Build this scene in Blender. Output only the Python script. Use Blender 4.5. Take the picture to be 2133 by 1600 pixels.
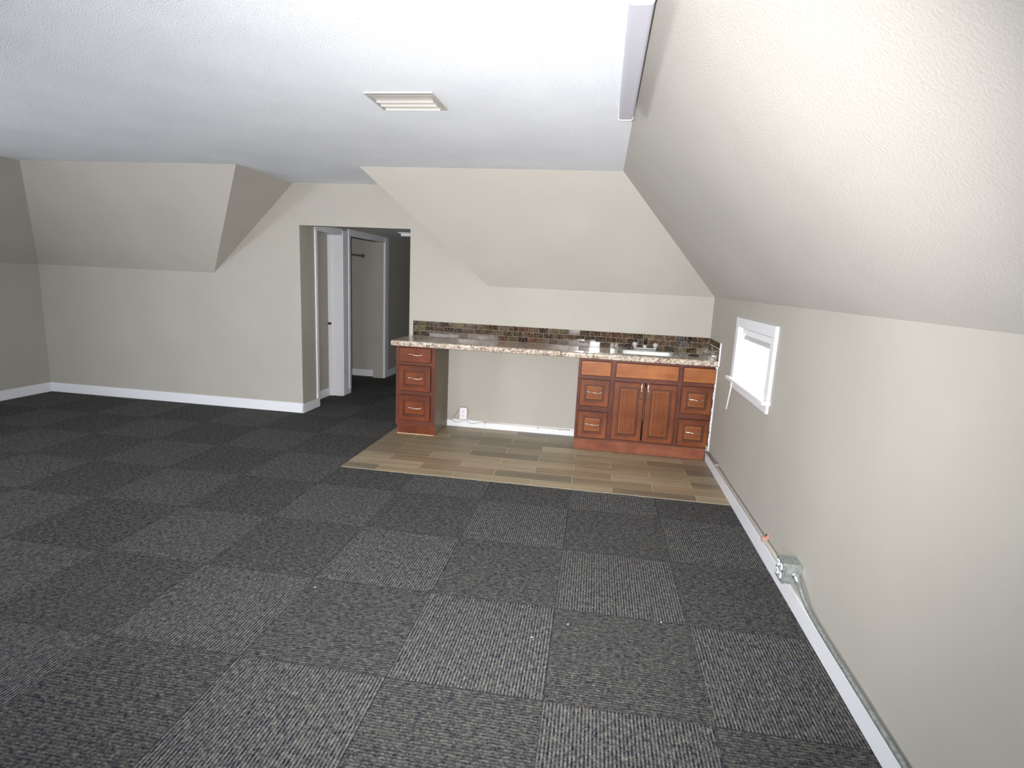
import bpy, bmesh, math, random
from mathutils import Vector, Matrix
random.seed(7)
for o in list(bpy.data.objects): bpy.data.objects.remove(o)
SC = bpy.context.scene
COL = SC.collection
PI = math.pi

# ------------------------------------------------------------------ camera
CX, CY, CZ = -1.0415, -5.5298, 1.5267
yaw, pitch, roll, FPX = 0.1489, -0.1834, 0.0472, 1170.8
f = Vector((-math.sin(yaw)*math.cos(pitch), math.cos(yaw)*math.cos(pitch), math.sin(pitch)))
rt = Vector((math.cos(yaw), math.sin(yaw), 0)); up = rt.cross(f)
r2 = math.cos(roll)*rt + math.sin(roll)*up
u2 = -math.sin(roll)*rt + math.cos(roll)*up
cam_d = bpy.data.cameras.new('camera'); cam = bpy.data.objects.new('camera', cam_d); COL.objects.link(cam)
cam_d.sensor_fit = 'HORIZONTAL'; cam_d.sensor_width = 36; cam_d.lens = FPX/2133*36; cam_d.clip_start = .02
M = Matrix((r2, u2, -f)).transposed().to_4x4(); M.translation = Vector((CX, CY, CZ))
cam.matrix_world = M
SC.camera = cam

# ------------------------------------------------------------------ world, lights, exposure
W = bpy.data.worlds.new('sky'); SC.world = W; W.use_nodes = True
W.node_tree.nodes['Background'].inputs[0].default_value = (.93, .96, 1, 1)
W.node_tree.nodes['Background'].inputs[1].default_value = 15.0
SC.view_settings.view_transform = 'Standard'; SC.view_settings.look = 'None'
SC.view_settings.exposure = 0.0; SC.view_settings.gamma = 1; SC.view_settings.use_curve_mapping = False

def lamp(name, kind, loc, power, color=(1, 1, 1), size=.05, size_y=None, aim=None):
    l = bpy.data.lights.new(name, kind); l.energy = power; l.color = color
    if kind == 'AREA':
        l.size = size
        if size_y: l.shape = 'RECTANGLE'; l.size_y = size_y
    else: l.shadow_soft_size = size
    o = bpy.data.objects.new(name, l); COL.objects.link(o); o.location = loc
    if aim is not None: o.rotation_euler = (Vector(aim)-Vector(loc)).to_track_quat('-Z', 'Y').to_euler()
    return o
# the camera's own flash, a hand's width to the left of the lens
fl = Vector((CX, CY, CZ)) - r2*.07 + u2*.02
flash = lamp('camera_flash', 'SPOT', fl, 840, (1, .985, .965), .012, aim=fl+f+u2*.06)
flash.data.spot_size = math.radians(105); flash.data.spot_blend = 1.0
# added ceiling fill, through a made-up left window and two unseen rear ones
lamp('daylight_fill_left', 'AREA', (-7.42, -4.5, .92), 95, (.93, .96, 1), 1.1, .8, aim=(-4, -3.5, 2.3))
lamp('daylight_fill_rear', 'AREA', (-1.55, -8.62, 1.42), 8, (.93, .96, 1), .9, .9, aim=(-1.75, -5.2, 2.2))
lamp('daylight_fill_rear', 'AREA', (-4.5, -8.62, 1.42), 10, (.93, .96, 1), .8, .9, aim=(-3.6, -5.2, 2.2))

# ------------------------------------------------------------------ materials
def mat(name, col=(.8, .8, .8), rough=.6, metal=0, spec=.5):
    m = bpy.data.materials.new(name); m.use_nodes = True
    b = m.node_tree.nodes['Principled BSDF']
    b.inputs['Base Color'].default_value = (*col, 1); b.inputs['Roughness'].default_value = rough
    b.inputs['Metallic'].default_value = metal; b.inputs['Specular IOR Level'].default_value = spec
    return m
class NT:
    def __init__(s, m): s.t = m.node_tree; s.b = s.t.nodes['Principled BSDF']; s.c = None
    def n(s, typ, **kw):
        x = s.t.nodes.new(typ)
        for k, v in kw.items(): setattr(x, k, v)
        return x
    def l(s, a, b): s.t.links.new(a, b)
    def pos(s):
        if not s.c: s.c = s.n('ShaderNodeTexCoord')
        return s.c.outputs['Object']
    def math(s, op, a, b=None, c=None):
        x = s.n('ShaderNodeMath', operation=op)
        for i, v in enumerate((a, b, c)):
            if v is None: continue
            if isinstance(v, (int, float)): x.inputs[i].default_value = v
            else: s.l(v, x.inputs[i])
        return x.outputs[0]
    def mapping(s, v, scale=(1, 1, 1), loc=(0, 0, 0), rot=(0, 0, 0)):
        x = s.n('ShaderNodeMapping'); s.l(v, x.inputs[0])
        x.inputs['Scale'].default_value = scale; x.inputs['Location'].default_value = loc; x.inputs['Rotation'].default_value = rot
        return x.outputs[0]
    def noise(s, v, scale, detail=3, rough=.5, out=0):
        x = s.n('ShaderNodeTexNoise'); s.l(v, x.inputs['Vector'])
        x.inputs['Scale'].default_value = scale; x.inputs['Detail'].default_value = detail; x.inputs['Roughness'].default_value = rough
        return x.outputs[out]
    def ramp(s, fac, stops, interp='LINEAR'):
        x = s.n('ShaderNodeValToRGB'); s.l(fac, x.inputs[0]); e = x.color_ramp; e.interpolation = interp
        while len(e.elements) < len(stops): e.elements.new(.5)
        for el, (p, c) in zip(e.elements, stops): el.position = p; el.color = (*c, 1)
        return x.outputs[0]
    def mix(s, fac, a, b, mode='MIX'):
        x = s.n('ShaderNodeMix', data_type='RGBA', blend_type=mode)
        for sock, v in ((x.inputs[0], fac), (x.inputs[6], a), (x.inputs[7], b)):
            if isinstance(v, (int, float)): sock.default_value = v
            elif isinstance(v, tuple): sock.default_value = (*v, 1)
            else: s.l(v, sock)
        return x.outputs[2]
    def bump(s, h, strength=.3, dist=.01):
        x = s.n('ShaderNodeBump'); x.inputs['Strength'].default_value = strength; x.inputs['Distance'].default_value = dist
        s.l(h, x.inputs['Height']); s.l(x.outputs[0], s.b.inputs['Normal'])
    def col(s, c): s.l(c, s.b.inputs['Base Color'])

def paint(name, col, rough, bscale, bstr, bdist, spec=.3):
    m = mat(name, col, rough, spec=spec); t = NT(m)
    a = t.noise(t.pos(), bscale, 3, .6); b = t.noise(t.pos(), 1.7, 2)
    t.bump(t.math('ADD', a, t.math('MULTIPLY', b, 2.0)), bstr, bdist)
    t.col(t.mix(t.ramp(t.noise(t.pos(), 2.2, 3), [(.3, (0, 0, 0)), (.75, (1, 1, 1))]), tuple(c*.96 for c in col), tuple(min(1, c*1.03) for c in col)))
    return m
M_CEIL = paint('ceiling_texture', (.89, .92, .985), .8, 150, .85, .006)
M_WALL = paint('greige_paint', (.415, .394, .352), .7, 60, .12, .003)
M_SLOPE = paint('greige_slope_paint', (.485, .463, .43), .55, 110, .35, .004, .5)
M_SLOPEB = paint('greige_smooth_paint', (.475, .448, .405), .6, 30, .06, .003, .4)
M_WHITE = mat('white_trim_paint', (.78, .79, .83), .35)
M_VINYL = mat('white_vinyl', (.82, .82, .84), .4)
M_LENS = mat('acrylic_lens', (.47, .47, .54), .4)
M_VENT = mat('vent_enamel', (.47, .45, .42), .5)
M_VENTD = mat('vent_throat', (.25, .24, .22), .8)
M_NICKEL = mat('brushed_nickel', (.80, .72, .64), .22, 1)
M_CHROME = mat('chrome', (.85, .86, .88), .08, 1)
M_DARKCH = mat('spout_dark_reflection', (.012, .012, .016), .15)  # chrome spout: its dark reflection is put into the colour
M_STEEL = mat('stainless_steel', (.60, .60, .58), .32, 1)
M_GALV = mat('galvanized_steel', (.42, .46, .46), .38, .7)
M_COND = mat('painted_conduit', (.36, .34, .31), .5)
M_CWHITE = mat('cream_tube', (.70, .66, .60), .45)
M_PLASTIC = mat('white_plastic', (.80, .80, .84), .35)
M_SLOT = mat('black_slot', (.02, .02, .02), .6)
M_BLACK = mat('hole_black', (.015, .015, .015), .5)
M_CORD = mat('brown_wire', (.22, .18, .13), .6)
M_ORANGE = mat('coral_strap', (.55, .27, .19), .6)
M_BRASS = mat('brass_rod', (.30, .20, .10), .4, .6)
M_CAULK = mat('white_caulk', (.72, .74, .78), .8)
M_DRYWOOD = mat('raw_wood', (.50, .36, .22), .8)
M_BLUE = mat('blue_fleck', (.05, .10, .45), .6)
M_ACRYL = mat('clear_acrylic_knob', (.38, .39, .40), .08, 0, .8)
M_LAMP = mat('lit_diffuser', (.9, .9, .9), .4)
t = NT(M_GALV); t.col(t.ramp(t.noise(t.pos(), 60, 4), [(.35, (.30, .34, .34)), (.7, (.50, .54, .53))]))

def glass():
    m = bpy.data.materials.new('window_glass'); m.use_nodes = True; n = m.node_tree.nodes; n.clear()
    o = n.new('ShaderNodeOutputMaterial'); tr = n.new('ShaderNodeBsdfTransparent'); g = n.new('ShaderNodeBsdfGlossy')
    g.inputs['Roughness'].default_value = .02; mx = n.new('ShaderNodeMixShader'); mx.inputs[0].default_value = .07
    m.node_tree.links.new(tr.outputs[0], mx.inputs[1]); m.node_tree.links.new(g.outputs[0], mx.inputs[2]); m.node_tree.links.new(mx.outputs[0], o.inputs[0])
    return m
M_GLASS = glass()

def carpet():
    m = mat('carpet_tiles', rough=.95, spec=.1); t = NT(m)
    T = .6094
    v = t.mapping(t.pos(), (1, 1, 1), (1.1496, 3.0824, 0)); v = t.mapping(v, rot=(0, 0, -.009))
    s = t.n('ShaderNodeSeparateXYZ'); t.l(v, s.inputs[0]); X, Y = s.outputs[0], s.outputs[1]
    ix = t.math('FLOOR', t.math('DIVIDE', X, T)); iy = t.math('FLOOR', t.math('DIVIDE', Y, T))
    par = t.math('FLOORED_MODULO', t.math('ADD', ix, iy), 2)          # 0: yarn rows run along Y
    inv = t.math('SUBTRACT', 1, par)
    a = t.math('ADD', t.math('MULTIPLY', X, inv), t.math('MULTIPLY', Y, par))      # across the rows
    b = t.math('ADD', t.math('MULTIPLY', Y, inv), t.math('MULTIPLY', X, par))      # along the rows
    # row profile
    row = t.math('SINE', t.math('MULTIPLY', a, 2*PI/.0132))
    row01 = t.math('MULTIPLY_ADD', row, .5, .5)
    c = t.n('ShaderNodeCombineXYZ')
    t.l(t.math('MULTIPLY', t.math('FLOOR', t.math('DIVIDE', a, .0066)), 3.17), c.inputs[0])
    t.l(t.math('MULTIPLY', b, 85), c.inputs[1])
    t.l(t.math('ADD', t.math('MULTIPLY', ix, 7.3), t.math('MULTIPLY', iy, 3.9)), c.inputs[2])
    yarn = t.noise(c.outputs[0], 1, 3, .7)                             # each row its own space-dyed yarn
    c2 = t.n('ShaderNodeCombineXYZ')
    t.l(t.math('MULTIPLY', a, 75), c2.inputs[0]); t.l(t.math('MULTIPLY', b, 34), c2.inputs[1])
    blot = t.noise(c2.outputs[0], 1, 3, .6)
    loop = t.noise(t.pos(), 330, 2, .6)
    w = t.math('ADD', t.math('MULTIPLY', yarn, .44), t.math('MULTIPLY', blot, .30))
    w = t.math('ADD', w, t.math('MULTIPLY', loop, .26))
    rowamp = t.math('MULTIPLY_ADD', inv, .115, .02)
    w = t.math('ADD', w, t.math('MULTIPLY', t.math('SUBTRACT', row01, .5), rowamp))
    colr = t.ramp(w, [(.37, (.010, .011, .026)), (.45, (.050, .052, .066)), (.53, (.130, .126, .115)), (.66, (.29, .278, .245))])
    # lighter / darker tile by yarn direction
    tone = t.math('MULTIPLY_ADD', inv, .15, .66)
    mul = t.n('ShaderNodeVectorMath', operation='SCALE'); t.l(colr, mul.inputs[0]); t.l(tone, mul.inputs['Scale'])
    # seam
    fx = t.math('FRACT', t.math('DIVIDE', X, T)); fy = t.math('FRACT', t.math('DIVIDE', Y, T))
    e = t.math('MINIMUM', t.math('MINIMUM', fx, t.math('SUBTRACT', 1, fx)), t.math('MINIMUM', fy, t.math('SUBTRACT', 1, fy)))
    seam = t.math('LESS_THAN', e, .0045)
    t.col(t.mix(t.math('MULTIPLY', seam, .45), mul.outputs[0], (.012, .012, .016)))
    t.bump(t.math('ADD', row01, t.math('MULTIPLY', loop, 1.6)), .6, .004)
    return m
M_CARPET = carpet()

def plank():
    m = mat('wood_look_tile', rough=.42, spec=.45); t = NT(m)
    L, Wd = .616, .1525
    s = t.n('ShaderNodeSeparateXYZ'); t.l(t.pos(), s.inputs[0])
    X = t.math('ADD', s.outputs[0], 2.7+L*8+.006); Y = t.math('ADD', s.outputs[1], 1.527+Wd*10)
    r = t.math('DIVIDE', Y, Wd); ir = t.math('FLOOR', r)
    off = t.math('MULTIPLY', t.math('FLOORED_MODULO', ir, 2), .5)
    q = t.math('ADD', t.math('DIVIDE', X, L), off); iq = t.math('FLOOR', q)
    fr = t.math('FRACT', r); fq = t.math('FRACT', q)
    cid = t.n('ShaderNodeCombineXYZ'); t.l(iq, cid.inputs[0]); t.l(ir, cid.inputs[1])
    wn = t.n('ShaderNodeTexWhiteNoise', noise_dimensions='3D'); t.l(cid.outputs[0], wn.inputs['Vector'])
    g = t.n('ShaderNodeCombineXYZ')
    t.l(t.math('MULTIPLY_ADD', wn.outputs[0], 9, t.math('MULTIPLY', X, 1.6)), g.inputs[0]); t.l(t.math('MULTIPLY', Y, 26), g.inputs[1]); t.l(t.math('MULTIPLY', wn.outputs[0], 31), g.inputs[2])
    grain = t.noise(g.outputs[0], 1, 4, .6)
    base = t.ramp(wn.outputs[0], [(.0, (.155, .128, .092)), (.3, (.27, .22, .15)), (.55, (.33, .27, .185)), (.8, (.24, .17, .112)), (1, (.38, .325, .235))])
    gr = t.ramp(grain, [(.3, (.72, .70, .66)), (.6, (1.10, 1.06, 1.0))])
    c = t.mix(1, base, gr, 'MULTIPLY')
    eL = t.math('LESS_THAN', t.math('MINIMUM', fq, t.math('SUBTRACT', 1, fq)), .0040)
    eW = t.math('LESS_THAN', t.math('MINIMUM', fr, t.math('SUBTRACT', 1, fr)), .010)
    gt = t.math('MAXIMUM', eL, eW)
    t.col(t.mix(t.math('MULTIPLY', gt, .75), c, (.52, .47, .36)))
    t.bump(t.math('SUBTRACT', t.math('MULTIPLY', grain, .4), gt), .25, .002)
    return m
M_PLANK = plank()

def wood(name, axis, light, dark, rough=.38, s1=7, s2=45):
    m = mat(name, rough=rough, spec=.3); t = NT(m)
    sc = [s2, s2, s2]; sc[axis] = s1*.5
    a = t.noise(t.mapping(t.pos(), tuple(sc)), 1, 4, .6)
    b = t.noise(t.pos(), s1, 3, .55)
    w = t.math('ADD', t.math('MULTIPLY', a, .4), t.math('MULTIPLY', b, .6))
    t.col(t.ramp(w, [(.36, dark), (.62, light)]))
    return m
CH_L, CH_D = (.185, .052, .016), (.095, .023, .008)
M_WX = wood('cherry_rail', 0, CH_L, CH_D); M_WZ = wood('cherry_stile', 2, (.195, .055, .017), (.10, .025, .009))
M_LX = wood('red_cherry_rail', 0, (.165, .040, .013), (.085, .018, .007)); M_LZ = wood('red_cherry_stile', 2, (.175, .043, .014), (.09, .019, .007))
M_LP = wood('red_cherry_panel', 0, (.20, .055, .019), (.105, .026, .010), .34)
M_WP = wood('cherry_panel', 0, (.235, .075, .024), (.13, .035, .012), .34)
M_WPZ = wood('cherry_panel_tall', 2, (.190, .058, .019), (.115, .030, .010), .34)
M_FRAME = wood('cherry_face_frame', 2, (.130, .037, .019), (.078, .020, .010), .45)
M_SLABW = wood('honey_slab_front', 0, (.34, .122, .036), (.20, .060, .019), .34, 5, 30)
M_TOE = wood('toe_kick_cherry', 0, (.25, .082, .040), (.15, .042, .020), .5, 9, 20)
M_SIDE = wood('olive_brown_laminate', 2, (.155, .115, .072), (.115, .084, .054), .42, 5, 60)
M_GLAZE = mat('dark_glaze_gap', (.045, .012, .008), .5)  # glaze in the grooves; on outer rims also the gap shadow, as colour
M_EDGE = mat('pale_edge_line', (.42, .24, .10), .4)  # thin paler line around the raised field

def granite():
    m = mat('granite_laminate', rough=.13, spec=.36); t = NT(m)
    v = t.pos()
    a = t.noise(v, 38, 6, .72); b = t.noise(v, 95, 4, .7); c = t.noise(v, 14, 4, .6)
    w = t.math('ADD', t.math('MULTIPLY', a, .5), t.math('MULTIPLY', b, .5))
    base = t.ramp(w, [(.38, (.05, .045, .045)), (.44, (.20, .155, .13)), (.49, (.46, .39, .33)), (.57, (.68, .61, .54)), (.70, (.42, .41, .38))])
    tan = t.ramp(c, [(.42, (1, 1, 1)), (.62, (.84, .78, .68))])
    t.col(t.mix(1, base, tan, 'MULTIPLY'))
    return m
M_GRAN = granite()

def marble():
    m = mat('emperador_mosaic', rough=.08, spec=.42); t = NT(m)
    at = t.n('ShaderNodeAttribute', attribute_name='tile_id'); rnd = at.outputs['Fac']
    v = t.n('ShaderNodeVectorMath', operation='ADD'); t.l(t.pos(), v.inputs[0])
    k = t.n('ShaderNodeCombineXYZ'); t.l(t.math('MULTIPLY', rnd, 37), k.inputs[1]); t.l(k.outputs[0], v.inputs[1])
    a = t.noise(v.outputs[0], 26, 5, .65)
    vein = t.math('ABSOLUTE', t.math('SUBTRACT', t.noise(v.outputs[0], 34, 3, .6), .5))
    base = t.ramp(rnd, [(0, (.022, .013, .010)), (.3, (.050, .030, .020)), (.55, (.075, .036, .022)), (.8, (.080, .062, .038)), (.93, (.10, .08, .048)), (1, (.125, .10, .062))])
    mot = t.ramp(a, [(.38, (.35, .33, .32)), (.60, (1.25, 1.2, 1.1))])
    c = t.mix(1, base, mot, 'MULTIPLY')
    t.col(t.mix(t.ramp(vein, [(.0, (.45, .45, .45)), (.03, (0, 0, 0))]), c, (.30, .25, .17)))
    return m
M_MARB = marble()
M_GROUT = mat('grout', (.36, .32, .25), .8)

# ------------------------------------------------------------------ mesh helpers
def box(bm, x0, x1, y0, y1, z0, z1, mi=0):
    vs = [bm.verts.new(p) for p in ((x0, y0, z0), (x1, y0, z0), (x1, y1, z0), (x0, y1, z0), (x0, y0, z1), (x1, y0, z1), (x1, y1, z1), (x0, y1, z1))]
    fs = []
    for q in ((0, 3, 2, 1), (4, 5, 6, 7), (0, 1, 5, 4), (1, 2, 6, 5), (2, 3, 7, 6), (3, 0, 4, 7)):
        fc = bm.faces.new([vs[i] for i in q]); fc.material_index = mi; fs.append(fc)
    return vs, fs
def tube(bm, pts, r, n=10, mi=0, caps=True, smooth=True):
    pts = [Vector(p) for p in pts]
    rr = r if isinstance(r, (list, tuple)) else [r]*len(pts)
    rings = []; ref = None
    for i, p in enumerate(pts):
        d = (pts[min(i+1, len(pts)-1)]-pts[max(i-1, 0)]).normalized()
        if ref is None: ref = d.orthogonal().normalized()
        ref = (ref - d*ref.dot(d)).normalized(); b = d.cross(ref)
        rings.append([bm.verts.new(p + rr[i]*(math.cos(2*PI*k/n)*ref + math.sin(2*PI*k/n)*b)) for k in range(n)])
    for a, b in zip(rings, rings[1:]):
        for k in range(n):
            fc = bm.faces.new((a[k], a[(k+1) % n], b[(k+1) % n], b[k])); fc.material_index = mi; fc.smooth = smooth
    if caps:
        for ring in (rings[0][::-1], rings[-1]):
            fc = bm.faces.new(ring); fc.material_index = mi
def lathe(bm, prof, axis=(0, 0, 1), org=(0, 0, 0), n=20, mi=0):
    ax = Vector(axis).normalized()
    pts = [Vector(org)+ax*h for _, h in prof]
    ref = ax.orthogonal().normalized(); b = ax.cross(ref); rings = []
    for (r, h), p in zip(prof, pts):
        rings.append([bm.verts.new(p + max(r, 1e-5)*(math.cos(2*PI*k/n)*ref + math.sin(2*PI*k/n)*b)) for k in range(n)])
    for a, c in zip(rings, rings[1:]):
        for k in range(n):
            fc = bm.faces.new((a[k], a[(k+1) % n], c[(k+1) % n], c[k])); fc.material_index = mi; fc.smooth = True
    bm.faces.new(rings[0][::-1]).material_index = mi; bm.faces.new(rings[-1]).material_index = mi
def prism(bm, pts, vec, mi=0):
    a = [bm.verts.new(p) for p in pts]; b = [bm.verts.new(Vector(p)+Vector(vec)) for p in pts]
    n = len(a)
    bm.faces.new(a).material_index = mi; bm.faces.new(b[::-1]).material_index = mi
    for i in range(n): bm.faces.new((a[i], b[i], b[(i+1) % n], a[(i+1) % n])).material_index = mi
def obj(name, bm, mats, parent=None, bev=0, seg=2, origin=None):
    bmesh.ops.recalc_face_normals(bm, faces=bm.faces[:])
    if origin is not None: bmesh.ops.translate(bm, verts=bm.verts[:], vec=-Vector(origin))
    me = bpy.data.meshes.new(name); bm.to_mesh(me); bm.free()
    for m in (mats if isinstance(mats, (list, tuple)) else [mats]): me.materials.append(m)
    o = bpy.data.objects.new(name, me); COL.objects.link(o)
    if origin is not None: o.location = origin
    if parent is not None: o.parent = parent
    if bev:
        md = o.modifiers.new('bevel', 'BEVEL'); md.width = bev; md.segments = seg; md.limit_method = 'ANGLE'; md.angle_limit = math.radians(40)
    return o
def BX(name, dims, m, parent=None, bev=0, seg=2):
    bm = bmesh.new(); box(bm, *dims); return obj(name, bm, m, parent, bev, seg)
def thing(name, label, cat, loc=(0, 0, 0), group=None):
    o = bpy.data.objects.new(name, None); COL.objects.link(o); o.location = loc; o.empty_display_size = .05
    return tag(o, label, cat, group)
def tag(o, label, cat, group=None):
    o['label'] = label; o['category'] = cat
    if group: o['group'] = group
    return o
def struct(o, label=None):
    o['kind'] = 'structure'
    if label: o['label'] = label
    return o
def base(o, *children):    # children were built in world space: keep them put under a moved parent
    for c in children: c.location = Vector(c.location) - Vector(o.location)

# ------------------------------------------------------------------ the room
H, H1 = 2.386, 1.4513
DB, DR = .9116, .9484                 # run of the back slope and of the right slope
XS, XST = -2.1535, -3.093             # left end of the back slope, low and high
XL = -4.2026; XLL = XL-.93            # left cheek of the dormer over the doorway
X0, YF = -7.3, -8.5                   # left and front walls
XDL, XDR, ZD = -4.1464, -2.9609, 1.9732
WT = .12
fl_bm = bmesh.new(); box(fl_bm, X0-.1, .1, YF-.1, 5.3, -.12, 0); struct(obj('floor', fl_bm, M_CARPET), 'charcoal carpet tiles laid with alternating yarn direction')
wp = bmesh.new(); prism(wp, [(-2.992, -1.502, .0), (0, -1.492, .0), (0, 0, .0), (-2.992, 0, 0)], (0, 0, .004)); struct(obj('floor', wp, M_PLANK), 'wood-look plank tile floor in front of the cabinets')
# seam: thin grout lip along the carpet
bm = bmesh.new()
x = -2.99; 
while x < -.02:
    w = random.uniform(.03, .16); x1 = min(x+w, -.005)
    yy = -1.502 + (x+2.992)/2.992*.010
    box(bm, x, x1, yy-random.uniform(.0005, .006), yy+.001, 0, .0045); x = x1
struct(obj('trim_1', bm, mat('edge_mortar', (.30, .27, .20), .9)), 'ragged pale grout edge between plank tile and carpet')

bm = bmesh.new(); box(bm, X0-.1, XDL, 0, WT, 0, H+.05); box(bm, XDR, .1, 0, WT, 0, H+.05); box(bm, XDL, XDR, 0, WT, ZD, H+.05)
struct(obj('wall_back', bm, M_WALL))
# right wall with the small window opening
WY0, WY1, WZ0, WZ1 = -1.955, -1.125, .875, 1.262
bm = bmesh.new(); box(bm, 0, .14, YF-.1, WY0, 0, H1+.02); box(bm, 0, .14, WY1, 0.02, 0, H1+.02); box(bm, 0, .14, WY0, WY1, 0, WZ0); box(bm, 0, .14, WY0, WY1, WZ1, H1+.02)
struct(obj('wall_right', bm, M_WALL))
bm = bmesh.new(); box(bm, X0-.1, X0, YF-.1, -5.1, 0, H1+.02); box(bm, X0-.1, X0, -3.9, 0, 0, H1+.02); box(bm, X0-.1, X0, -5.1, -3.9, 0, .5); box(bm, X0-.1, X0, -5.1, -3.9, 1.34, H1+.02); struct(obj('wall_left', bm, M_WALL))
bm = bmesh.new()
for u in (-5.1, -3.95): box(bm, X0-.09, X0+.02, u, u+.05, .5, 1.34)
for u in (.5, 1.29): box(bm, X0-.09, X0+.02, -5.05, -3.95, u, u+.05)
struct(obj('window_added_left', bm, M_WHITE, bev=.004))  # unseen window, made up to hold the left fill lamp
# front wall with two unseen window openings, widened to let in more light
bm = bmesh.new(); ops = [(-5.6, -3.6), (-2.3, -1.05)]
box(bm, X0-.1, .1, YF-.12, YF, 0, .6); box(bm, X0-.1, .1, YF-.12, YF, 2.0, H+.05)
for a, b in ((X0-.1, -5.6), (-3.6, -2.3), (-1.05, .1)): box(bm, a, b, YF-.12, YF, .6, 2.0)
struct(obj('wall_front', bm, M_WALL))
bm = bmesh.new()
for a, b in ops:
    for u in (a, b-.05): box(bm, u, u+.05, YF-.10, YF+.02, .6, 2.0)
    for u in (.6, 1.28, 1.95): box(bm, a, b, YF-.10, YF+.02, u, u+.05)
struct(obj('window_2', bm, M_WHITE, bev=.004))
# ceiling
bm = bmesh.new()
prism(bm, [(X0+DR, YF, H), (-DR, YF, H), (-DR, -DB, H), (XST, -DB, H), (XST, .0, H), (XL, .0, H), (XL, -DB, H), (X0+DR, -DB, H)], (0, 0, .06))
struct(obj('ceiling', bm, M_CEIL))
o3 = (0.045, 0, .045)
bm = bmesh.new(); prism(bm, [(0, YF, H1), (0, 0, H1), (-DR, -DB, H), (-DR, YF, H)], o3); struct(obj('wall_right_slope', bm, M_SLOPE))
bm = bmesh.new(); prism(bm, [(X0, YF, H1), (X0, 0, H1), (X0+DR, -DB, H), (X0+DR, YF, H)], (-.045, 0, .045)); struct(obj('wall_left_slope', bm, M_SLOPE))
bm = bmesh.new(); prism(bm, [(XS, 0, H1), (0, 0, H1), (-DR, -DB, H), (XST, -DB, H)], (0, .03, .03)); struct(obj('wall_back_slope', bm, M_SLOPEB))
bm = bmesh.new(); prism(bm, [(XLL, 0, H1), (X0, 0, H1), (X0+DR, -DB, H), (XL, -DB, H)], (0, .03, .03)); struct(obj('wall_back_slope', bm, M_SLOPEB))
# the two cheeks of the dormer over the doorway
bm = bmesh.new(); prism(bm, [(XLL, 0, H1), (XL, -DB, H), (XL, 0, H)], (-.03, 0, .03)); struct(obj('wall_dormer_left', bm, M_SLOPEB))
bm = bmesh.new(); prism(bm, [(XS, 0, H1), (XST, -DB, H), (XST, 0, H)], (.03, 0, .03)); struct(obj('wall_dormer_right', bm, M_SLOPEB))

# baseboards
BH = .108
bm = bmesh.new(); box(bm, X0, XDL+.012, -.016, 0, 0, BH); struct(obj('baseboard_back_left', bm, M_WHITE, bev=.003))
bm = bmesh.new(); box(bm, -2.535, -1.20, -.014, 0, 0.004, .078); struct(obj('baseboard_back', bm, M_WHITE, bev=.002))
bm = bmesh.new(); box(bm, -.014, 0, YF, -.42, 0.0, .093); struct(obj('baseboard_right', bm, M_WHITE, bev=.003))
bm = bmesh.new(); box(bm, X0, X0+.016, YF, -.02, 0, BH); struct(obj('baseboard_left', bm, M_WHITE, bev=.003))
bm = bmesh.new(); box(bm, X0, 0, YF, YF+.016, 0, BH); struct(obj('baseboard_front', bm, M_WHITE, bev=.003))

# ------------------------------------------------------------------ corridor behind the doorway
CH = 2.085; T1 = .11
XR = -4.315                                             # back of the shallow recess
Y1a, Y1b = .345, .94                                    # recess opening
Y2a, Y2b = 1.165, 2.295                                 # closet opening
HO = 1.962
bm = bmesh.new()
box(bm, XR-.1, XDL, WT, Y1a, 0, CH)                     # return just inside the doorway
box(bm, XR-.1, XR, Y1a, Y1b, 0, CH)                     # recess back
box(bm, XR, XDL, Y1a, Y1b, HO, CH)
box(bm, XR-.1, XDL, Y1b, Y2a, 0, CH)                    # pier between the openings
box(bm, XR, XDL, Y2a, Y2b, HO, CH)
box(bm, -4.31, XDL, Y2b, 5.1, 0, CH)
struct(obj('wall_corridor_left', bm, M_WALL))
bm = bmesh.new(); box(bm, -5.1, -5.0, Y2a-.3, Y2b+.3, 0, CH); box(bm, -5.0, -4.31, Y2b+.09, Y2b+.19, 0, CH); box(bm, -5.0, XR-.1, Y2a-.14, Y2a-.04, 0, CH)
struct(obj('wall_closet', bm, M_WALL))
bm = bmesh.new(); box(bm, XDR+.0, XDR+.1, WT, 5.1, 0, CH); struct(obj('wall_corridor_right', bm, M_WALL))
bm = bmesh.new(); box(bm, -5.1, XDR+.1, 5.1, 5.2, 0, CH); struct(obj('wall_corridor_end', bm, M_WALL))
bm = bmesh.new(); box(bm, -5.1, XDR+.1, WT, 5.2, CH, CH+.05); struct(obj('ceiling', bm, M_CEIL))
bm = bmesh.new()
box(bm, XDL, XDL+.014, -.016, Y1a+.006, 0, BH-.012)
struct(obj('baseboard_doorway', bm, M_WHITE, bev=.003))
bm = bmesh.new(); box(bm, XR, XR+.014, Y1a, Y1b-.002, 0, .10); struct(obj('baseboard_recess', bm, M_WHITE, bev=.003))
bm = bmesh.new(); box(bm, XDL, XDL+.014, Y1b+.135, Y2a+.0, 0, .085); struct(obj('baseboard_pier', bm, M_WHITE, bev=.003))
bm = bmesh.new(); box(bm, -4.99, -4.312, Y2b+.076, Y2b+.09, 0, .10); struct(obj('baseboard_closet', bm, M_WHITE, bev=.003))
bm = bmesh.new(); box(bm, XDL, XDL+.014, Y2b+.15, 5.1, 0, .105); struct(obj('baseboard_corridor', bm, M_WHITE, bev=.003))
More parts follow.
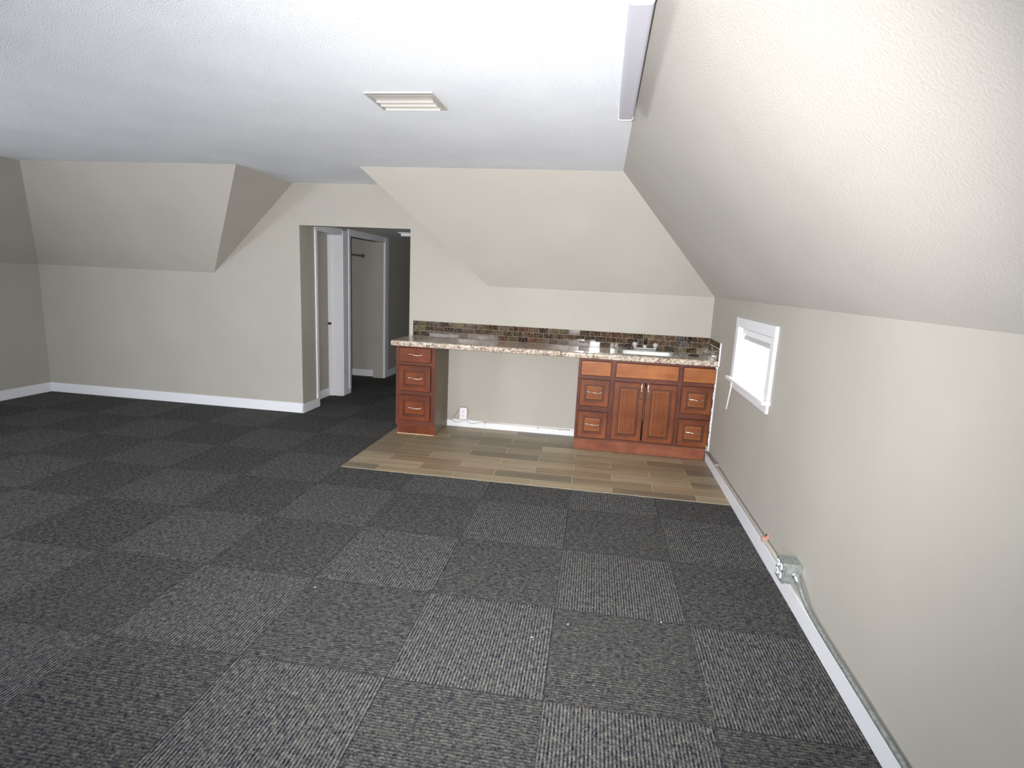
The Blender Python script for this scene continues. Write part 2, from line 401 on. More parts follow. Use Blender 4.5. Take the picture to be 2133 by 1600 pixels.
# casing of the shallow recess
e = bpy.data.objects.new('door_1', None); COL.objects.link(e); e.location = (XDL, Y1a, 0); struct(e, 'white cased opening just inside the doorway')
bm = bmesh.new(); box(bm, XDL, XDL+.018, Y1a-.052, Y1a, .098, HO); a = obj('casing', bm, M_WHITE, e, .006)
bm = bmesh.new(); box(bm, XDL, XDL+.018, Y1a-.052, Y1b+.0, HO, HO+.06); b = obj('head_casing', bm, M_WHITE, e, .006)
bm = bmesh.new()
box(bm, XR+.001, XDL+.004, Y1b-.006, Y1b+.002, 0, HO); box(bm, XR+.001, XR+.055, Y1b-.018, Y1b-.002, 0, HO); box(bm, XR+.001, XDL+.004, Y1a, Y1b, HO-.012, HO+.002)
c = obj('jamb', bm, M_WHITE, e, .003)
bm = bmesh.new(); box(bm, XDL, XDL+.022, Y1b, Y1b+.13, 0, HO+.05); d = obj('casing', bm, M_WHITE, e, .012, 4)
bm = bmesh.new(); box(bm, XR+.004, XR+.045, Y1b-.028, Y1b-.018, .885, .912); lathe(bm, [(.006, 0), (.006, .012)], (0, -1, 0), (XR+.02, Y1b-.022, .90), 12); g = obj('latch', bm, M_SLOT, e, .002)
base(e, a, b, c, d, g)
# casing of the closet
e = bpy.data.objects.new('door_2', None); COL.objects.link(e); e.location = (XDL, Y2a, 0); struct(e, 'white cased closet opening further down the corridor')
bm = bmesh.new(); box(bm, XDL, XDL+.020, Y2a-.055, Y2a+.003, .05, HO-.005); a = obj('casing', bm, M_WHITE, e, .006)
bm = bmesh.new(); box(bm, XDL, XDL+.020, Y2a-.055, Y2b-.004, HO-.005, HO+.075); b = obj('head_casing', bm, M_WHITE, e, .006)
bm = bmesh.new(); box(bm, XDL-.012, XDL+.022, Y2b-.004, Y2b+.14, 0, HO+.07); c = obj('casing', bm, M_WHITE, e, .012, 4)
bm = bmesh.new(); box(bm, XDL-.012, XDL+.004, Y2a-.006, Y2a+.006, 0, HO); d = obj('jamb', bm, M_SLOT, e, .001)  # thin black strip: flash shadow beside the near casing, put in as colour
base(e, a, b, c, d)
t_ = thing('closet_rod', 'short brass-coloured closet rod held by a round flange inside the corridor closet', 'rod', (-4.5, Y2b+.085, 1.765))
bm = bmesh.new(); tube(bm, [(0, 0, 0), (0, -1.1, 0)], .014, 14); obj('rod', bm, M_BRASS, t_)
bm = bmesh.new(); lathe(bm, [(.028, 0), (.028, .008), (.018, .022)], (0, -1, 0), (0, .003, 0), 18); obj('flange', bm, M_BRASS, t_)
t_ = thing('ceiling_light', 'small white rectangular light on the dim corridor ceiling', 'ceiling light', (-3.52, 2.12, CH))
bm = bmesh.new(); box(bm, -.30, .30, -.16, .16, -.012, 0); obj('frame', bm, M_VINYL, t_, .003)
bm = bmesh.new(); box(bm, -.27, .27, -.13, .13, -.05, -.012); obj('diffuser', bm, M_LAMP, t_, .008)

# ------------------------------------------------------------------ window on the right wall
e = bpy.data.objects.new('window_1', None); COL.objects.link(e); e.location = (0, -1.54, WZ0); struct(e, 'small white cased window glaring with daylight')
OY0, OY1, OZ0, OZ1 = -2.032, -1.05, .80, 1.328
P = []
bm = bmesh.new(); box(bm, -.020, 0, OY0, WY0, WZ0+.004, WZ1); P.append(obj('casing', bm, M_WHITE, e, .003))
bm = bmesh.new(); box(bm, -.020, 0, WY1, OY1, WZ0+.004, WZ1); P.append(obj('casing', bm, M_WHITE, e, .003))
bm = bmesh.new(); box(bm, -.021, 0, OY0, OY1, WZ1, OZ1+.001); P.append(obj('head_casing', bm, M_WHITE, e, .003))
bm = bmesh.new(); box(bm, -.050, .09, OY0-.012, OY1+.03, WZ0-.020, WZ0+.004); P.append(obj('sill', bm, M_WHITE, e, .004))
bm = bmesh.new(); box(bm, -.016, 0, OY0+.008, OY1-.008, OZ0, WZ0-.020); P.append(obj('apron', bm, M_WHITE, e, .003))
bm = bmesh.new(); box(bm, .001, .13, WY0, WY0+.008, WZ0+.004, WZ1-.008); box(bm, .001, .13, WY1-.008, WY1, WZ0+.004, WZ1-.008); box(bm, .001, .13, WY0, WY1, WZ1-.008, WZ1); P.append(obj('jamb', bm, M_WHITE, e))
bm = bmesh.new(); ya, yb, za, zb = WY0+.008, WY1-.008, WZ0+.004, WZ1-.008
box(bm, .085, .12, ya, ya+.035, za+.065, zb-.035); box(bm, .085, .12, yb-.035, yb, za+.065, zb-.035); box(bm, .08, .12, ya, yb, za, za+.065); box(bm, .085, .12, ya, yb, zb-.035, zb)
P.append(obj('sash', bm, M_VINYL, e, .003))
bm = bmesh.new(); box(bm, .100, .104, ya+.03, yb-.03, za+.06, zb-.03); P.append(obj('pane', bm, M_GLASS, e))
base(e, *P)
t_ = thing('window_blind', 'raised white mini blind with hanging wand in the small window', 'blind', (.03, -1.54, WZ1-.008))
bm = bmesh.new(); box(bm, -.022, .022, -.395, .395, -.045, -.004); obj('headrail', bm, M_VINYL, t_, .003)
bm = bmesh.new()
for k in range(7): box(bm, -.018, .018, -.385, .385, -.050-k*.0032, -.0482-k*.0032)
box(bm, -.019, .019, -.385, .385, -.080, -.071)
obj('slat_stack', bm, M_VINYL, t_, .001)
bm = bmesh.new(); tube(bm, [(-.028, .28, -.03), (-.05, .285, -.10), (-.095, .295, -.60)], .0055, 8); obj('wand', bm, M_VINYL, t_)
bm = bmesh.new(); tube(bm, [(-.024, -.355, -.03), (-.026, -.352, -.36)], .0018, 6); obj('cord', bm, M_COND, t_)

# ------------------------------------------------------------------ cabinets
def raised_front(name, w, h, parent, loc, tall=False, inset=.045, slab=False):
    """door or drawer front lying in the XZ plane, outer face towards -Y, mitred frame and raised field"""
    bm = bmesh.new()
    if slab:
        rings = [(0, 0, 0), (0, -.014, 0), (.0045, -.018, 0)]
        fi = 0; cols = [1, 1]
    else:
        i = inset
        rings = [(0, 0), (0, -.0150), (.0045, -.0190), (i, -.0190), (i+.001, -.0145), (i+.005, -.0145), (i+.006, -.0172), (i+.0115, -.0172), (i+.013, -.0125), (i+.017, -.0125), (i+.024, -.0180), (i+.0255, -.0185)]
        cols = ['g', 'g', 'f', 'g', 'g', 'f', 'f', 'g', 'g', 'p', 'e']
    R = []
    for r in rings:
        a, y = r[0], r[1]
        R.append([bm.verts.new(p) for p in ((a, y, a), (w-a, y, a), (w-a, y, h-a), (a, y, h-a))])
    for k in range(len(R)-1):
        for s in range(4):
            fc = bm.faces.new((R[k][s], R[k][(s+1) % 4], R[k+1][(s+1) % 4], R[k+1][s]))
            if slab: fc.material_index = 2
            else:
                c = cols[k]
                fc.material_index = {'f': 0 if s % 2 == 0 else 1, 'g': 2, 'p': 3, 'e': 4}[c]
    fc = bm.faces.new(R[-1]); fc.material_index = 0 if slab else 3
    bm.faces.new(R[0][::-1]).material_index = 2
    mats = [M_SLABW, M_SLABW, M_GLAZE] if slab else [M_WX, M_WZ, M_GLAZE, M_WPZ if tall else M_WP, M_EDGE]
    o = obj(name, bm, mats, parent); o.location = loc
    return o
def pull(parent, cx, y, cz, vertical=False, L=.122):
    """bow pull: two flared round ends, thin waisted bar that stands off the front"""
    bm = bmesh.new(); n = 18; pts = []; rad = []
    for k in range(n+1):
        s = k/n; u = (s-.5)*L
        d = .004 + .022*math.sin(PI*s)**.7 + .002*math.cos(4*PI*s)
        wob = .0035*math.sin(2*PI*s)
        r = .0030 + .0062*(abs(2*s-1)**4) + .0022*math.exp(-((s-.5)/.07)**2)
        pts.append((wob, -d, u) if vertical else (u, -d, wob)); rad.append(r)
    tube(bm, pts, rad, 10)
    for s in (-1, 1):
        c = (0, 0, s*L/2) if vertical else (s*L/2, 0, 0)
        lathe(bm, [(.0115, 0), (.0125, .003), (.0105, .008), (.005, .012)], (0, -1, 0), c, 14)
    o = obj('handle', bm, M_NICKEL, parent); o.location = (cx, y, cz); return o

YK = -.4834; YC = -.004
def cabinet(label, x0, x1, zt, side, cols):
    e = thing('base_cabinet', label, 'cabinet', ((x0+x1)/2, -.25, .004)); ox, oy, oz = e.location
    w = x1-x0
    L = lambda a, b, c: (a-ox, b-oy, c-oz)
    bm = bmesh.new()
    # hollow carcass: sides notched over the toe kick, back, bottom
    for (a, b) in ((x0, x0+.016), (x1-.016, x1)):
        prism(bm, [L(a, YC, .004), L(a, YK+.05, .004), L(a, YK+.05, .11), L(a, YK+.018, .11), L(a, YK+.018, zt), L(a, YC, zt)], (b-a, 0, 0))
    x_, y_, z_ = L(x0+.016, YC, .11); X_, Y_, Z_ = L(x1-.016, YK+.018, zt)
    box(bm, x_, X_, y_-.008, y_, z_, Z_); box(bm, x_, X_, Y_, y_, z_, z_+.014)
    obj('carcass', bm, M_SIDE, e, .001)
    bm = bmesh.new(); a = L(x0+.006, YK+.045, .004); b = L(x1-.004, YK+.058, .118); box(bm, a[0], b[0], a[1], b[1], a[2], b[2]); obj('toe_kick', bm, M_TOE if side == 'R' else M_LX, e, .001)
    return e, L
def rails(e, L, rects):
    bm = bmesh.new()
    for (a, b, c, d) in rects:
        p = L(a, YK, c); q = L(b, YK+.018, d); box(bm, p[0], q[0], p[1], q[1], p[2], q[2])
    obj('face_frame', bm, M_FRAME, e, .0012)

# left drawer cabinet
e, L = cabinet('narrow reddish cherry cabinet with three drawers under the left end of the countertop', -2.918, -2.535, .866, 'L', 1)
rails(e, L, [(-2.918, -2.880, .105, .866), (-2.573, -2.535, .105, .866), (-2.880, -2.573, .850, .866), (-2.880, -2.573, .688, .722), (-2.880, -2.573, .400, .444), (-2.880, -2.573, .105, .156)])
for (z0, z1, slab) in ((.720, .858, True), (.442, .688, False), (.153, .403, False)):
    w = .314; p = L(-2.886, YK-.001, z0)
    d = raised_front('drawer', w, z1-z0, e, p, slab=slab)
    d.data.materials[0] = M_LX; d.data.materials[1] = M_LX if slab else M_LZ
    if not slab: d.data.materials[3] = M_LP; d.data.materials[4] = M_LP
    pull(d, w/2+.006, -.019 if slab else -.0185, (z1-z0)/2+.004)
bm = bmesh.new(); a = L(-2.912, YK+.036, .004); box(bm, a[0]-.004, a[0]+.366, a[1], a[1]+.012, a[2], a[2]+.007); obj('shim', bm, M_DRYWOOD, e, .001)

# right sink cabinet
e, L = cabinet('wide honey cherry sink cabinet with two doors and four drawers beside the right wall', -1.200, -.022, .866, 'R', 3)
X = [-1.200, -1.170, -.915, -.868, -.325, -.284, -.020]
rails(e, L, [(-1.200, -1.168, .118, .866), (-.918, -.866, .118, .866), (-.328, -.280, .118, .866), (-.030, -.006, .118, .866),
             (-1.168, -.918, .846, .866), (-.866, -.328, .846, .866), (-.280, -.030, .846, .866),
             (-1.168, -.918, .672, .722), (-.866, -.328, .672, .722), (-.280, -.030, .672, .722),
             (-1.168, -.918, .384, .438), (-.280, -.030, .384, .430),
             (-1.168, -.918, .118, .145), (-.866, -.328, .118, .150), (-.280, -.030, .118, .140)])
for x0, x1 in ((-1.176, -.908), (-.868, -.322), (-.286, -.012)):
    raised_front('false_front', x1-x0, .134, e, L(x0, YK+.001, .714), slab=True)
for x0 in (-1.176, -.286):
    for (z0, z1) in ((.434, .680), (.137, .384)):
        w = .266; d = raised_front('drawer', w, z1-z0, e, L(x0, YK-.001, z0))
        pull(d, w/2, -.0185, (z1-z0)/2+.006)
for x0, x1, hx in ((-.872, -.603, .243), (-.592, -.322, .020)):
    d = raised_front('door', x1-x0, .536, e, L(x0, YK-.001, .142), tall=True, inset=.043)
    pull(d, hx, -.019, .466, True, .125)
bm = bmesh.new(); p = L(-.601, YK, .34); box(bm, p[0], p[0]+.006, p[1]-.016, p[1]-.004, p[2], p[2]+.30); obj('filler_strip', bm, M_SIDE, e)
# worn pale scratch on the toe kick
bm = bmesh.new(); tube(bm, [L(-.83, YK+.0435, .112), L(-.60, YK+.0432, .108), L(-.46, YK+.0435, .106)], [.0012, .0028, .0012], 6); obj('scuff', bm, M_CWHITE, e)

# ragged caulk between the sink cabinet and the right wall
bm = bmesh.new(); z = .10; prev = None
N = 60
front = []; back = []
for k in range(N+1):
    z = .09 + k/N*.775
    w = .008+.007*math.sin(z*23)**2 + random.uniform(0, .007)
    front.append((-w, YK-.003-random.uniform(0, .004), z)); 
for k in range(N):
    a, b = front[k], front[k+1]
    vs = [bm.verts.new(p) for p in (a, (0, a[1], a[2]), (0, b[1], b[2]), b)]
    bm.faces.new(vs)
    ws = [bm.verts.new(p) for p in (a, b, (b[0], -.30, b[2]), (a[0], -.30, a[2]))]
    bm.faces.new(ws)
bmesh.ops.remove_doubles(bm, verts=bm.verts[:], dist=1e-5)
struct(obj('trim_2', bm, M_CAULK), 'ragged white caulk between sink cabinet and right wall')

# ------------------------------------------------------------------ countertop
CZ0, CZ1, CYF = .868, .918, -.520
SX0, SX1, SY0, SY1 = -.862, -.318, -.425, -.085        # sink cut-out
e = thing('countertop', 'long granite-look laminate countertop running from the doorway to the right wall', 'countertop', (-1.48, -.26, CZ0))
bm = bmesh.new()
HX, HY = -.172, -.22
def top_grid():
    xs = [-2.957, SX0, SX1, HX-.032, HX+.032, -.001]; ys = [CYF+.02, SY0, HY-.032, HY+.032, SY1, -.001]
    vt = {}
    def v(i, j, z): 
        if (i, j, z) not in vt: vt[(i, j, z)] = bm.verts.new((xs[i], ys[j], z))
        return vt[(i, j, z)]
    hole = {(1, 1), (1, 2), (1, 3), (3, 2)}
    for i in range(5):
        for j in range(5):
            if (i, j) in hole: continue
            for z in (CZ0+.012, CZ1):
                bm.faces.new([v(i, j, z), v(i+1, j, z), v(i+1, j+1, z), v(i, j+1, z)])
    for (i, j) in hole:
        for (a, b, n) in (((i, j), (i+1, j), (i, j-1)), ((i+1, j), (i+1, j+1), (i+1, j)), ((i+1, j+1), (i, j+1), (i, j+1)), ((i, j+1), (i, j), (i-1, j))):
            if n not in hole: bm.faces.new([v(*a, CZ0+.012), v(*b, CZ0+.012), v(*b, CZ1), v(*a, CZ1)])
    # left end, back
    for j in range(5): bm.faces.new([v(0, j, CZ0+.012), v(0, j+1, CZ0+.012), v(0, j+1, CZ1), v(0, j, CZ1)]); bm.faces.new([v(5, j, CZ0+.012), v(5, j+1, CZ0+.012), v(5, j+1, CZ1), v(5, j, CZ1)])
    for i in range(5): bm.faces.new([v(i, 5, CZ0+.012), v(i+1, 5, CZ0+.012), v(i+1, 5, CZ1), v(i, 5, CZ1)])
top_grid()
# rolled front edge and left end
prof = []
for k in range(9):
    a = PI/2*k/8; prof.append((CYF+.016-.016*math.sin(a), CZ1-.016+.016*math.cos(a)))
for k in range(1, 7):
    a = PI/2*k/6; prof.append((CYF+.010-.010*math.cos(a), CZ0+.010-.010*math.sin(a)))
prof += [(CYF+.022, CZ0), (CYF+.022, CZ1)]
prism(bm, [(-2.957, y, z) for y, z in prof], (2.956, 0, 0))
box(bm, -2.957, -2.941, CYF+.02, -.001, CZ0, CZ0+.013)
for fc in bm.faces: fc.smooth = False
a = obj('slab', bm, M_GRAN, e); base(e, a)
bm = bmesh.new()
lathe(bm, [(.001, .0022), (.030, .0022), (.031, .006), (.036, .009), (.043, .009), (.048, .005), (.048, .0008), (.001, .0008)], (0, 0, 1), (HX, HY, CZ1), 28)  # black disc over the cut-out, painting the dark of an open hole
bm2 = bm; tag(obj('hole_dark_disc', bm2, M_BLACK), 'black round grommet standing for the dark of an open countertop hole right of the sink', 'disc')

# ------------------------------------------------------------------ sink and faucet
def rrect(x0, x1, y0, y1, r, z, n=5):
    P = []
    for cx, cy, a0 in ((x1-r, y1-r, 0), (x0+r, y1-r, PI/2), (x0+r, y0+r, PI), (x1-r, y0+r, 3*PI/2)):
        for k in range(n+1): a = a0+PI/2*k/n; P.append((cx+r*math.cos(a), cy+r*math.sin(a), z))
    return P
e = thing('kitchen_sink', 'shallow stainless steel drop-in sink set in the right half of the countertop', 'sink', (-.59, -.25, CZ1))
ox, oy, oz = e.location
def loft(loops, m, name, parent):
    bm = bmesh.new(); R = [[bm.verts.new((p[0]-ox, p[1]-oy, p[2]-oz)) for p in l] for l in loops]; n = len(R[0])
    for a, b in zip(R, R[1:]):
        for k in range(n): fc = bm.faces.new((a[k], a[(k+1) % n], b[(k+1) % n], b[k])); fc.smooth = True
    return bm, R
z = CZ1
loops = [rrect(SX0-.018, SX1+.018, SY0-.012, SY1+.055, .03, z+.0005), rrect(SX0-.016, SX1+.016, SY0-.010, SY1+.053, .03, z+.004), rrect(SX0+.006, SX1-.006, SY0+.006, SY1-.006, .06, z+.004)]
bm, R = loft(loops, None, '', None)
for fc in bm.faces: fc.smooth = False
obj('rim', bm, M_STEEL, e)
loops = [rrect(SX0+.006, SX1-.006, SY0+.006, SY1-.006, .06, z+.004), rrect(SX0+.010, SX1-.010, SY0+.010, SY1-.010, .06, z-.004), rrect(SX0+.020, SX1-.020, SY0+.020, SY1-.020, .06, z-.10), rrect(SX0+.032, SX1-.032, SY0+.032, SY1-.032, .055, z-.128), rrect(SX0+.055, SX1-.055, SY0+.055, SY1-.055, .05, z-.136), rrect(SX0+.2, SX1-.2, SY0+.12, SY1-.12, .03, z-.139)]
bm, R = loft(loops, None, '', None); bm.faces.new(R[-1]); obj('bowl', bm, M_STEEL, e)
bm = bmesh.new(); lathe(bm, [(.042, 0), (.042, .003), (.03, .004), (.028, .001), (.001, .001)], (0, 0, 1), (0, 0, -.139), 24); obj('drain', bm, M_CHROME, e)

e = thing('faucet', 'small chrome faucet with two clear handles and a short spout painted with a dark reflection behind the sink', 'faucet', (-.598, -.052, CZ1+.004))
bm = bmesh.new(); box(bm, -.105, .105, -.026, .022, 0, .026); obj('base_plate', bm, M_CHROME, e, .006, 3)
for s in (-1, 1):
    bm = bmesh.new()
    lathe(bm, [(.017, .024), (.016, .032), (.021, .040), (.025, .052), (.025, .064), (.020, .072), (.008, .075)], (0, 0, 1), (s*.096, 0, 0), 12)
    obj('handle', bm, M_ACRYL, e)
bm = bmesh.new(); lathe(bm, [(.024, .024), (.026, .038), (.020, .052), (.014, .060)], (0, 0, 1), (0, 0, 0), 20); obj('spout_base', bm, M_CHROME, e)
bm = bmesh.new(); tube(bm, [(0, -.002, .056), (0, -.010, .075), (0, -.022, .100), (0, -.032, .122)], [.014, .0175, .015, .012], 14); obj('spout', bm, M_DARKCH, e)
bm = bmesh.new(); tube(bm, [(0, -.031, .119), (0, -.036, .140), (0, -.043, .160), (0, -.050, .170)], [.0115, .011, .0105, .008], 14); obj('spout_tip', bm, M_NICKEL, e)

# ------------------------------------------------------------------ mosaic backsplash
def mosaic(name, axis, u0, u1, z0, rows, sgn, label):
    tw, th, g = .1012, .0513, .0022
    e = thing(name, label, 'backsplash', ((u0+u1)/2, -.006, z0) if axis == 'x' else (-.006, (u0+u1)/2, z0))
    o_ = e.location
    def bx(bm, a, b, d0, d1, za, zb):
        if axis == 'x': return box(bm, a-o_[0], b-o_[0], -d1-o_[1], -d0-o_[1], za-o_[2], zb-o_[2])
        return box(bm, -d1-o_[0], -d0-o_[0], a-o_[1], b-o_[1], za-o_[2], zb-o_[2])
    bm = bmesh.new(); bx(bm, u0, u1, .0005, .0055, z0, z0+rows*th); obj('grout', bm, M_GROUT, e)
    bm = bmesh.new(); lay = bm.faces.layers.float.new('tile_id')
    for r in range(rows):
        u = u1 + (tw/2 if r % 2 else 0)
        while u > u0:
            a, b = max(u-tw+g/2, u0), min(u-g/2, u1)
            if b-a > .006:
                v = random.random(); dd = random.uniform(0, .0007)
                vs, fs = bx(bm, a, b, .0055, .0088+dd, z0+r*th+g/2, z0+(r+1)*th-g/2)
                for fc in fs: fc[lay] = v
                # hand-set mosaic: every tile sits at a slightly different tilt
                tu, tz = random.uniform(-.0009, .0009), random.uniform(-.0005, .0005)
                cz = z0+(r+.5)*th-o_[2]; cu = (a+b)/2-(o_[0] if axis == 'x' else o_[1])
                kk = 1 if axis == 'x' else 0; uu = 0 if axis == 'x' else 1
                front = -.0070-o_[kk]
                for vt in vs:
                    if vt.co[kk] < front: vt.co[kk] -= tu*(1 if vt.co[uu] > cu else -1) + tz*(1 if vt.co[2] > cz else -1)
            u -= tw
    obj('tiles', bm, M_MARB, e, .0012)
    return e
mosaic('tile_backsplash', 'x', -2.917, -.011, CZ1+.001, 3, 1, 'long dark brown marble mosaic backsplash behind the countertop')
mosaic('tile_backsplash', 'y', -.520, -.0005, CZ1+.001, 3, 1, 'short marble mosaic return on the right wall at the counter end')
bm = bmesh.new(); box(bm, -.012, 0, -.534, -.520, CZ1-.045, CZ1+.158); struct(obj('trim_3', bm, M_WHITE, bev=.003), 'white edge strip ending the tile return')

# ------------------------------------------------------------------ wall bits under the counter
e = thing('wall_outlet', 'white double power outlet above the baseboard in the knee space', 'outlet', (-2.366, 0, .142))
bm = bmesh.new(); box(bm, -.038, .038, -.007, -.0005, -.060, .060); obj('cover_plate', bm, M_PLASTIC, e, .003)
for zz in (-.026, .022):
    bm = bmesh.new(); lathe(bm, [(.0165, .006), (.0165, .009)], (0, -1, 0), (0, 0, zz), 20); s = obj('socket', bm, M_PLASTIC, e)
    bm = bmesh.new(); box(bm, -.0085, -.0055, -.0098, -.0088, zz, zz+.010); box(bm, .0055, .0085, -.0098, -.0088, zz, zz+.010); lathe(bm, [(.003, .0088), (.003, .0098)], (0, -1, 0), (0, 0, zz-.008), 10)
    k = obj('slots', bm, M_SLOT, s)
bm = bmesh.new()
def smooth(pts, n=8):
    P = [Vector(p) for p in pts]; out = []
    for i in range(len(P)-1):
        p0, p1, p2, p3 = P[max(i-1, 0)], P[i], P[i+1], P[min(i+2, len(P)-1)]
        for k in range(n):
            s = k/n; out.append(.5*((2*p1)+(-p0+p2)*s+(2*p0-5*p1+4*p2-p3)*s*s+(-p0+3*p1-3*p2+p3)*s**3))
    return out+[P[-1]]
tube(bm, smooth([(-2.530, -.03, .078), (-2.478, -.022, .080), (-2.445, -.016, .125), (-2.405, -.013, .196), (-2.362, -.012, .218), (-2.325, -.012, .205), (-2.312, -.013, .15), (-2.326, -.013, .10)]), .0027, 6)
tube(bm, smooth([(-2.500, -.028, .078), (-2.440, -.022, .052), (-2.385, -.022, .058), (-2.345, -.020, .078), (-2.300, -.022, .055), (-2.245, -.022, .048), (-2.190, -.020, .066), (-2.140, -.020, .074)]), .0025, 6)
tag(obj('loose_cable', bm, M_CORD), 'thin brown loose cable draped over the outlet behind the left cabinet', 'cable')
e = thing('water_tube', 'thin cream tube strapped along the top of the knee space baseboard', 'tube', (-1.70, -.021, .0695))
bm = bmesh.new(); tube(bm, [(-.455, 0, .003), (.455, 0, -.003)], .0062, 10); obj('tube', bm, M_CWHITE, e)
bm = bmesh.new(); lathe(bm, [(.006, 0), (.010, .006), (.010, .02), (.006, .026)], (1, 0, 0), (.445, 0, -.003), 12); obj('end_cap', bm, M_PLASTIC, e)
for dx in (-.43, .118, .34):
    bm = bmesh.new(); box(bm, dx-.004, dx+.002, -.0085, -.0065, -.016, .014); obj('strap', bm, M_GALV, e)
    bm = bmesh.new(); lathe(bm, [(.0065, 0), (.006, .010)], (0, -1, 0), (dx, .008, -.014), 8); obj('screw', bm, M_COND, e)
    bm = bmesh.new(); lathe(bm, [(.005, 0), (.004, .010)], (0, -1, 0), (dx-.025, .0205, .031), 8); obj('screw', bm, M_COND, e)

# ------------------------------------------------------------------ conduit and box on the right wall
CZc = .112
e = thing('conduit', 'grey painted metal conduit running along the right wall above the baseboard', 'conduit', (-.018, -1.6, CZc))
bm = bmesh.new(); tube(bm, [(0, 1.105, -.008), (0, .55, .0), (0, -.62, .016), (0, -1.165, .028)], .0105, 12); obj('tube', bm, M_COND, e)
bm = bmesh.new(); box(bm, -.013, .016, .66, .68, -.010, .013); box(bm, .012, .0165, .66, .68, .012, .034); obj('strap', bm, M_COND, e, .001)
bm = bmesh.new(); lathe(bm, [(.006, 0), (.004, .007)], (-1, 0, 0), (.014, .67, .026), 8); obj('screw', bm, M_SLOT, e)
bm = bmesh.new(); box(bm, -.014, .016, -.735, -.705, .004, .032); box(bm, .011, .017, -.735, -.705, .03, .055); obj('strap', bm, M_ORANGE, e, .002)
bm = bmesh.new(); lathe(bm, [(.007, 0), (.005, .008)], (-1, 0, 0), (.012, -.722, .047), 8); obj('screw', bm, M_SLOT, e)
bm = bmesh.new(); tube(bm, smooth([(-.022, 1.165, -.006), (-.07, 1.168, .004), (-.13, 1.17, .018), (-.19, 1.172, .022)]), .004, 8); PS = obj('pipe_stub', bm, M_CWHITE)
PS.location = e.location; tag(PS, 'bent white pipe end poking along the toe kick at the right wall', 'pipe')
bm = bmesh.new(); tube(bm, smooth([(-.008, 1.09, .0), (-.012, 1.10, .05), (-.03, 1.11, .035), (-.06, 1.11, .05)]), .003, 6); PS = obj('wire', bm, M_CWHITE); PS.location = e.location; tag(PS, 'short curled white wire above the conduit end by the sink cabinet', 'wire')
e = thing('conduit', 'shiny galvanized conduit leaving the socket box towards the viewer', 'conduit', (-.03, -2.90, .195))
bm = bmesh.new(); tube(bm, smooth([(0, -.0, .0), (0, -.05, -.018), (.008, -.13, -.062), (.010, -.30, -.075)])+[(.012, -1, -.08), (.012, -5.5, -.085)], .0105, 12); obj('tube', bm, M_GALV, e)
bm = bmesh.new(); lathe(bm, [(.017, -.036), (.017, -.024), (.0135, -.022), (.0135, .0), (.015, .002), (.015, .014)], (0, -1, -.1), (0, 0, 0), 14); obj('connector', bm, M_CHROME, e)

e = thing('junction_box', 'galvanized steel box with four white round sockets on the right wall', 'junction box', (0, -2.812, .150))
bm = bmesh.new(); box(bm, -.080, 0, -.050, .050, 0, .102); obj('box', bm, M_GALV, e, .005, 3)
bm = bmesh.new(); box(bm, -.088, -.079, -.053, .053, -.003, .105); obj('cover', bm, M_GALV, e, .004)
for dy in (-.022, .024):
    for dz in (.030, .073):
        bm = bmesh.new(); lathe(bm, [(.018, 0), (.018, .003), (.016, .0045)], (-1, 0, 0), (-.087, dy, dz), 20); s = obj('socket', bm, M_PLASTIC, e)
        bm = bmesh.new(); box(bm, -.0925, -.0912, dy-.007, dy-.0045, dz-.002, dz+.007); box(bm, -.0925, -.0912, dy+.0045, dy+.007, dz-.002, dz+.007); obj('slots', bm, M_SLOT, s)
for (dy, dz) in ((-.048, .095), (-.048, .008)):
    bm = bmesh.new(); lathe(bm, [(.004, 0), (.003, .003)], (-1, 0, 0), (-.088, dy+.004, dz), 10); obj('screw', bm, M_CHROME, e)

# ------------------------------------------------------------------ ceiling things
e = thing('fluorescent_fixture', 'long narrow ceiling light with a grey lens along the right sloping wall', 'ceiling light', (-.990, -3.165, H))
bm = bmesh.new(); prof = []
Wd, Hd = .036, .078
for k in range(7): a = PI/2*k/6; prof.append((Wd-.014+.014*math.sin(a), -Hd+.014-.014*math.cos(a)))
pr = [(Wd, 0)]+prof[::-1]+[(-x, z) for x, z in prof]+[(-Wd, 0)]
prism(bm, [(x, -.575, z) for x, z in pr], (0, 1.15, 0)); obj('lens', bm, M_LENS, e)
for s in (-1, 1):
    bm = bmesh.new(); prism(bm, [(x*1.03, s*.575, z*1.02) for x, z in pr], (0, s*.016, 0)); obj('end_cap', bm, M_VINYL, e)
bm = bmesh.new(); box(bm, -.030, .030, -.58, .58, -.010, 0); obj('housing', bm, M_VINYL, e)

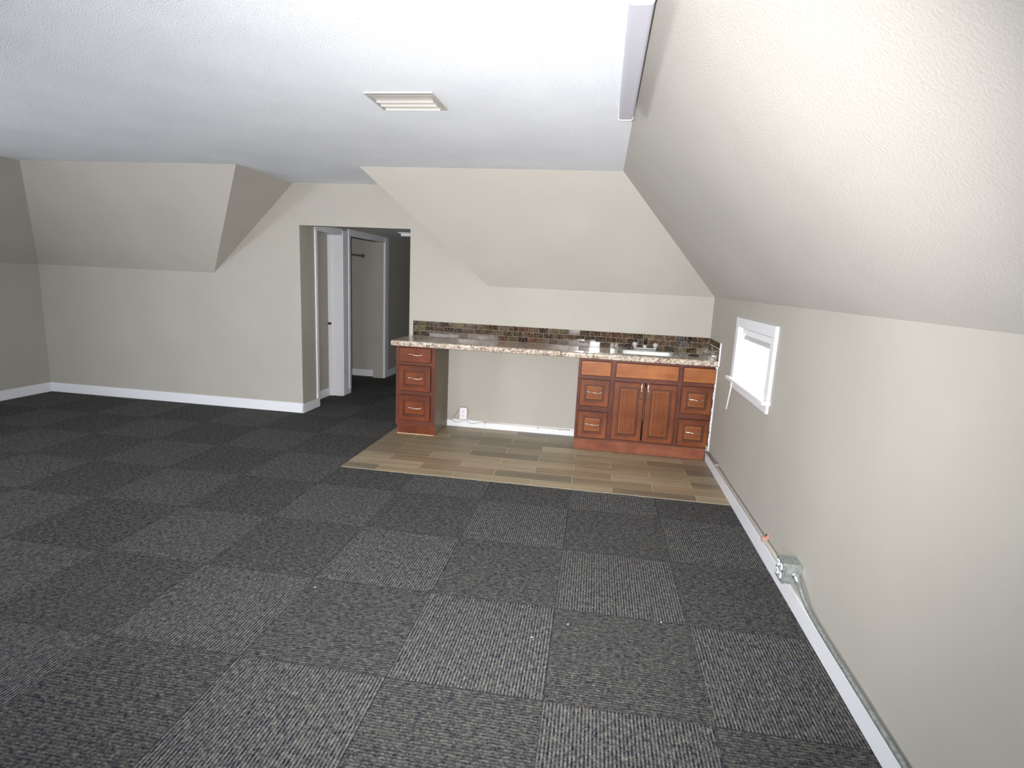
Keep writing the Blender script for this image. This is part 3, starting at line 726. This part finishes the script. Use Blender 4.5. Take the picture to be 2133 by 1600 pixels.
e = thing('ceiling_vent', 'beige rectangular air vent with curved louvers in the flat ceiling', 'vent', (-2.08, -2.617, H))
HW, HD, FB = .175, .138, .028
bm = bmesh.new()
for (a, b, c, d) in ((-HW, HW, -HD, -HD+FB), (-HW, HW, HD-FB, HD), (-HW, -HW+FB, -HD+FB, HD-FB), (HW-FB, HW, -HD+FB, HD-FB)): box(bm, a, b, c, d, -.007, -.0005)
obj('frame', bm, M_VENT, e, .002)
bm = bmesh.new(); box(bm, -HW+FB-.002, HW-FB+.002, -HD+FB-.002, HD-FB+.002, -.002, -.0005); obj('throat', bm, M_VENTD, e)
for k, (y0, dz) in enumerate(((-.095, .015), (-.035, .016), (.030, .017))):
    bm = bmesh.new(); A = []; B = []
    n = 8
    for i in range(n+1):
        a = i/n*PI*.5
        A.append((y0+.060*math.sin(a)+.002, -.003-dz*(1-math.cos(a))*.9))
    pts = [(-HW+FB, y, z) for y, z in A]+[(-HW+FB, y, z-.0015) for y, z in A[::-1]]
    prism(bm, pts, (2*(HW-FB), 0, 0)); obj('louver', bm, M_VENT, e)

# ------------------------------------------------------------------ specks on the carpet
def unp(u, v):
    d = f + r2*((u-1066.5)/FPX) - u2*((v-800)/FPX); tt = -CZ/d.z
    return Vector((CX, CY, CZ))+d*tt
for (u, v, m, lab, cat) in ((1108, 1328, M_PLASTIC, 'tiny white speck on the light carpet tile at the middle', 'speck'),
                       (1183, 1301, M_PLASTIC, 'tiny white speck near the corner of the middle carpet tiles', 'speck'),
                       (656, 1224, M_PLASTIC, 'white paint chip on the carpet tiles at the left', 'paint chip'),
                       (1377, 1297, M_PLASTIC, 'small white crumb on the carpet right of the middle', 'crumb'),
                       (1643, 1381, M_BLUE, 'small blue fleck on the carpet near the right edge', 'fleck')):
    p = unp(u, v); bm = bmesh.new(); s = .0026
    vs = [(-s, -s*.6), (s*.7, -s), (s*1.2, s*.3), (0, s), (-s*.8, s*.5)]
    prism(bm, [(x, y, .0) for x, y in vs], (0, 0, .003))
    o = obj('carpet_fleck', bm, m); o.location = (p.x, p.y, .0005); tag(o, lab, cat)
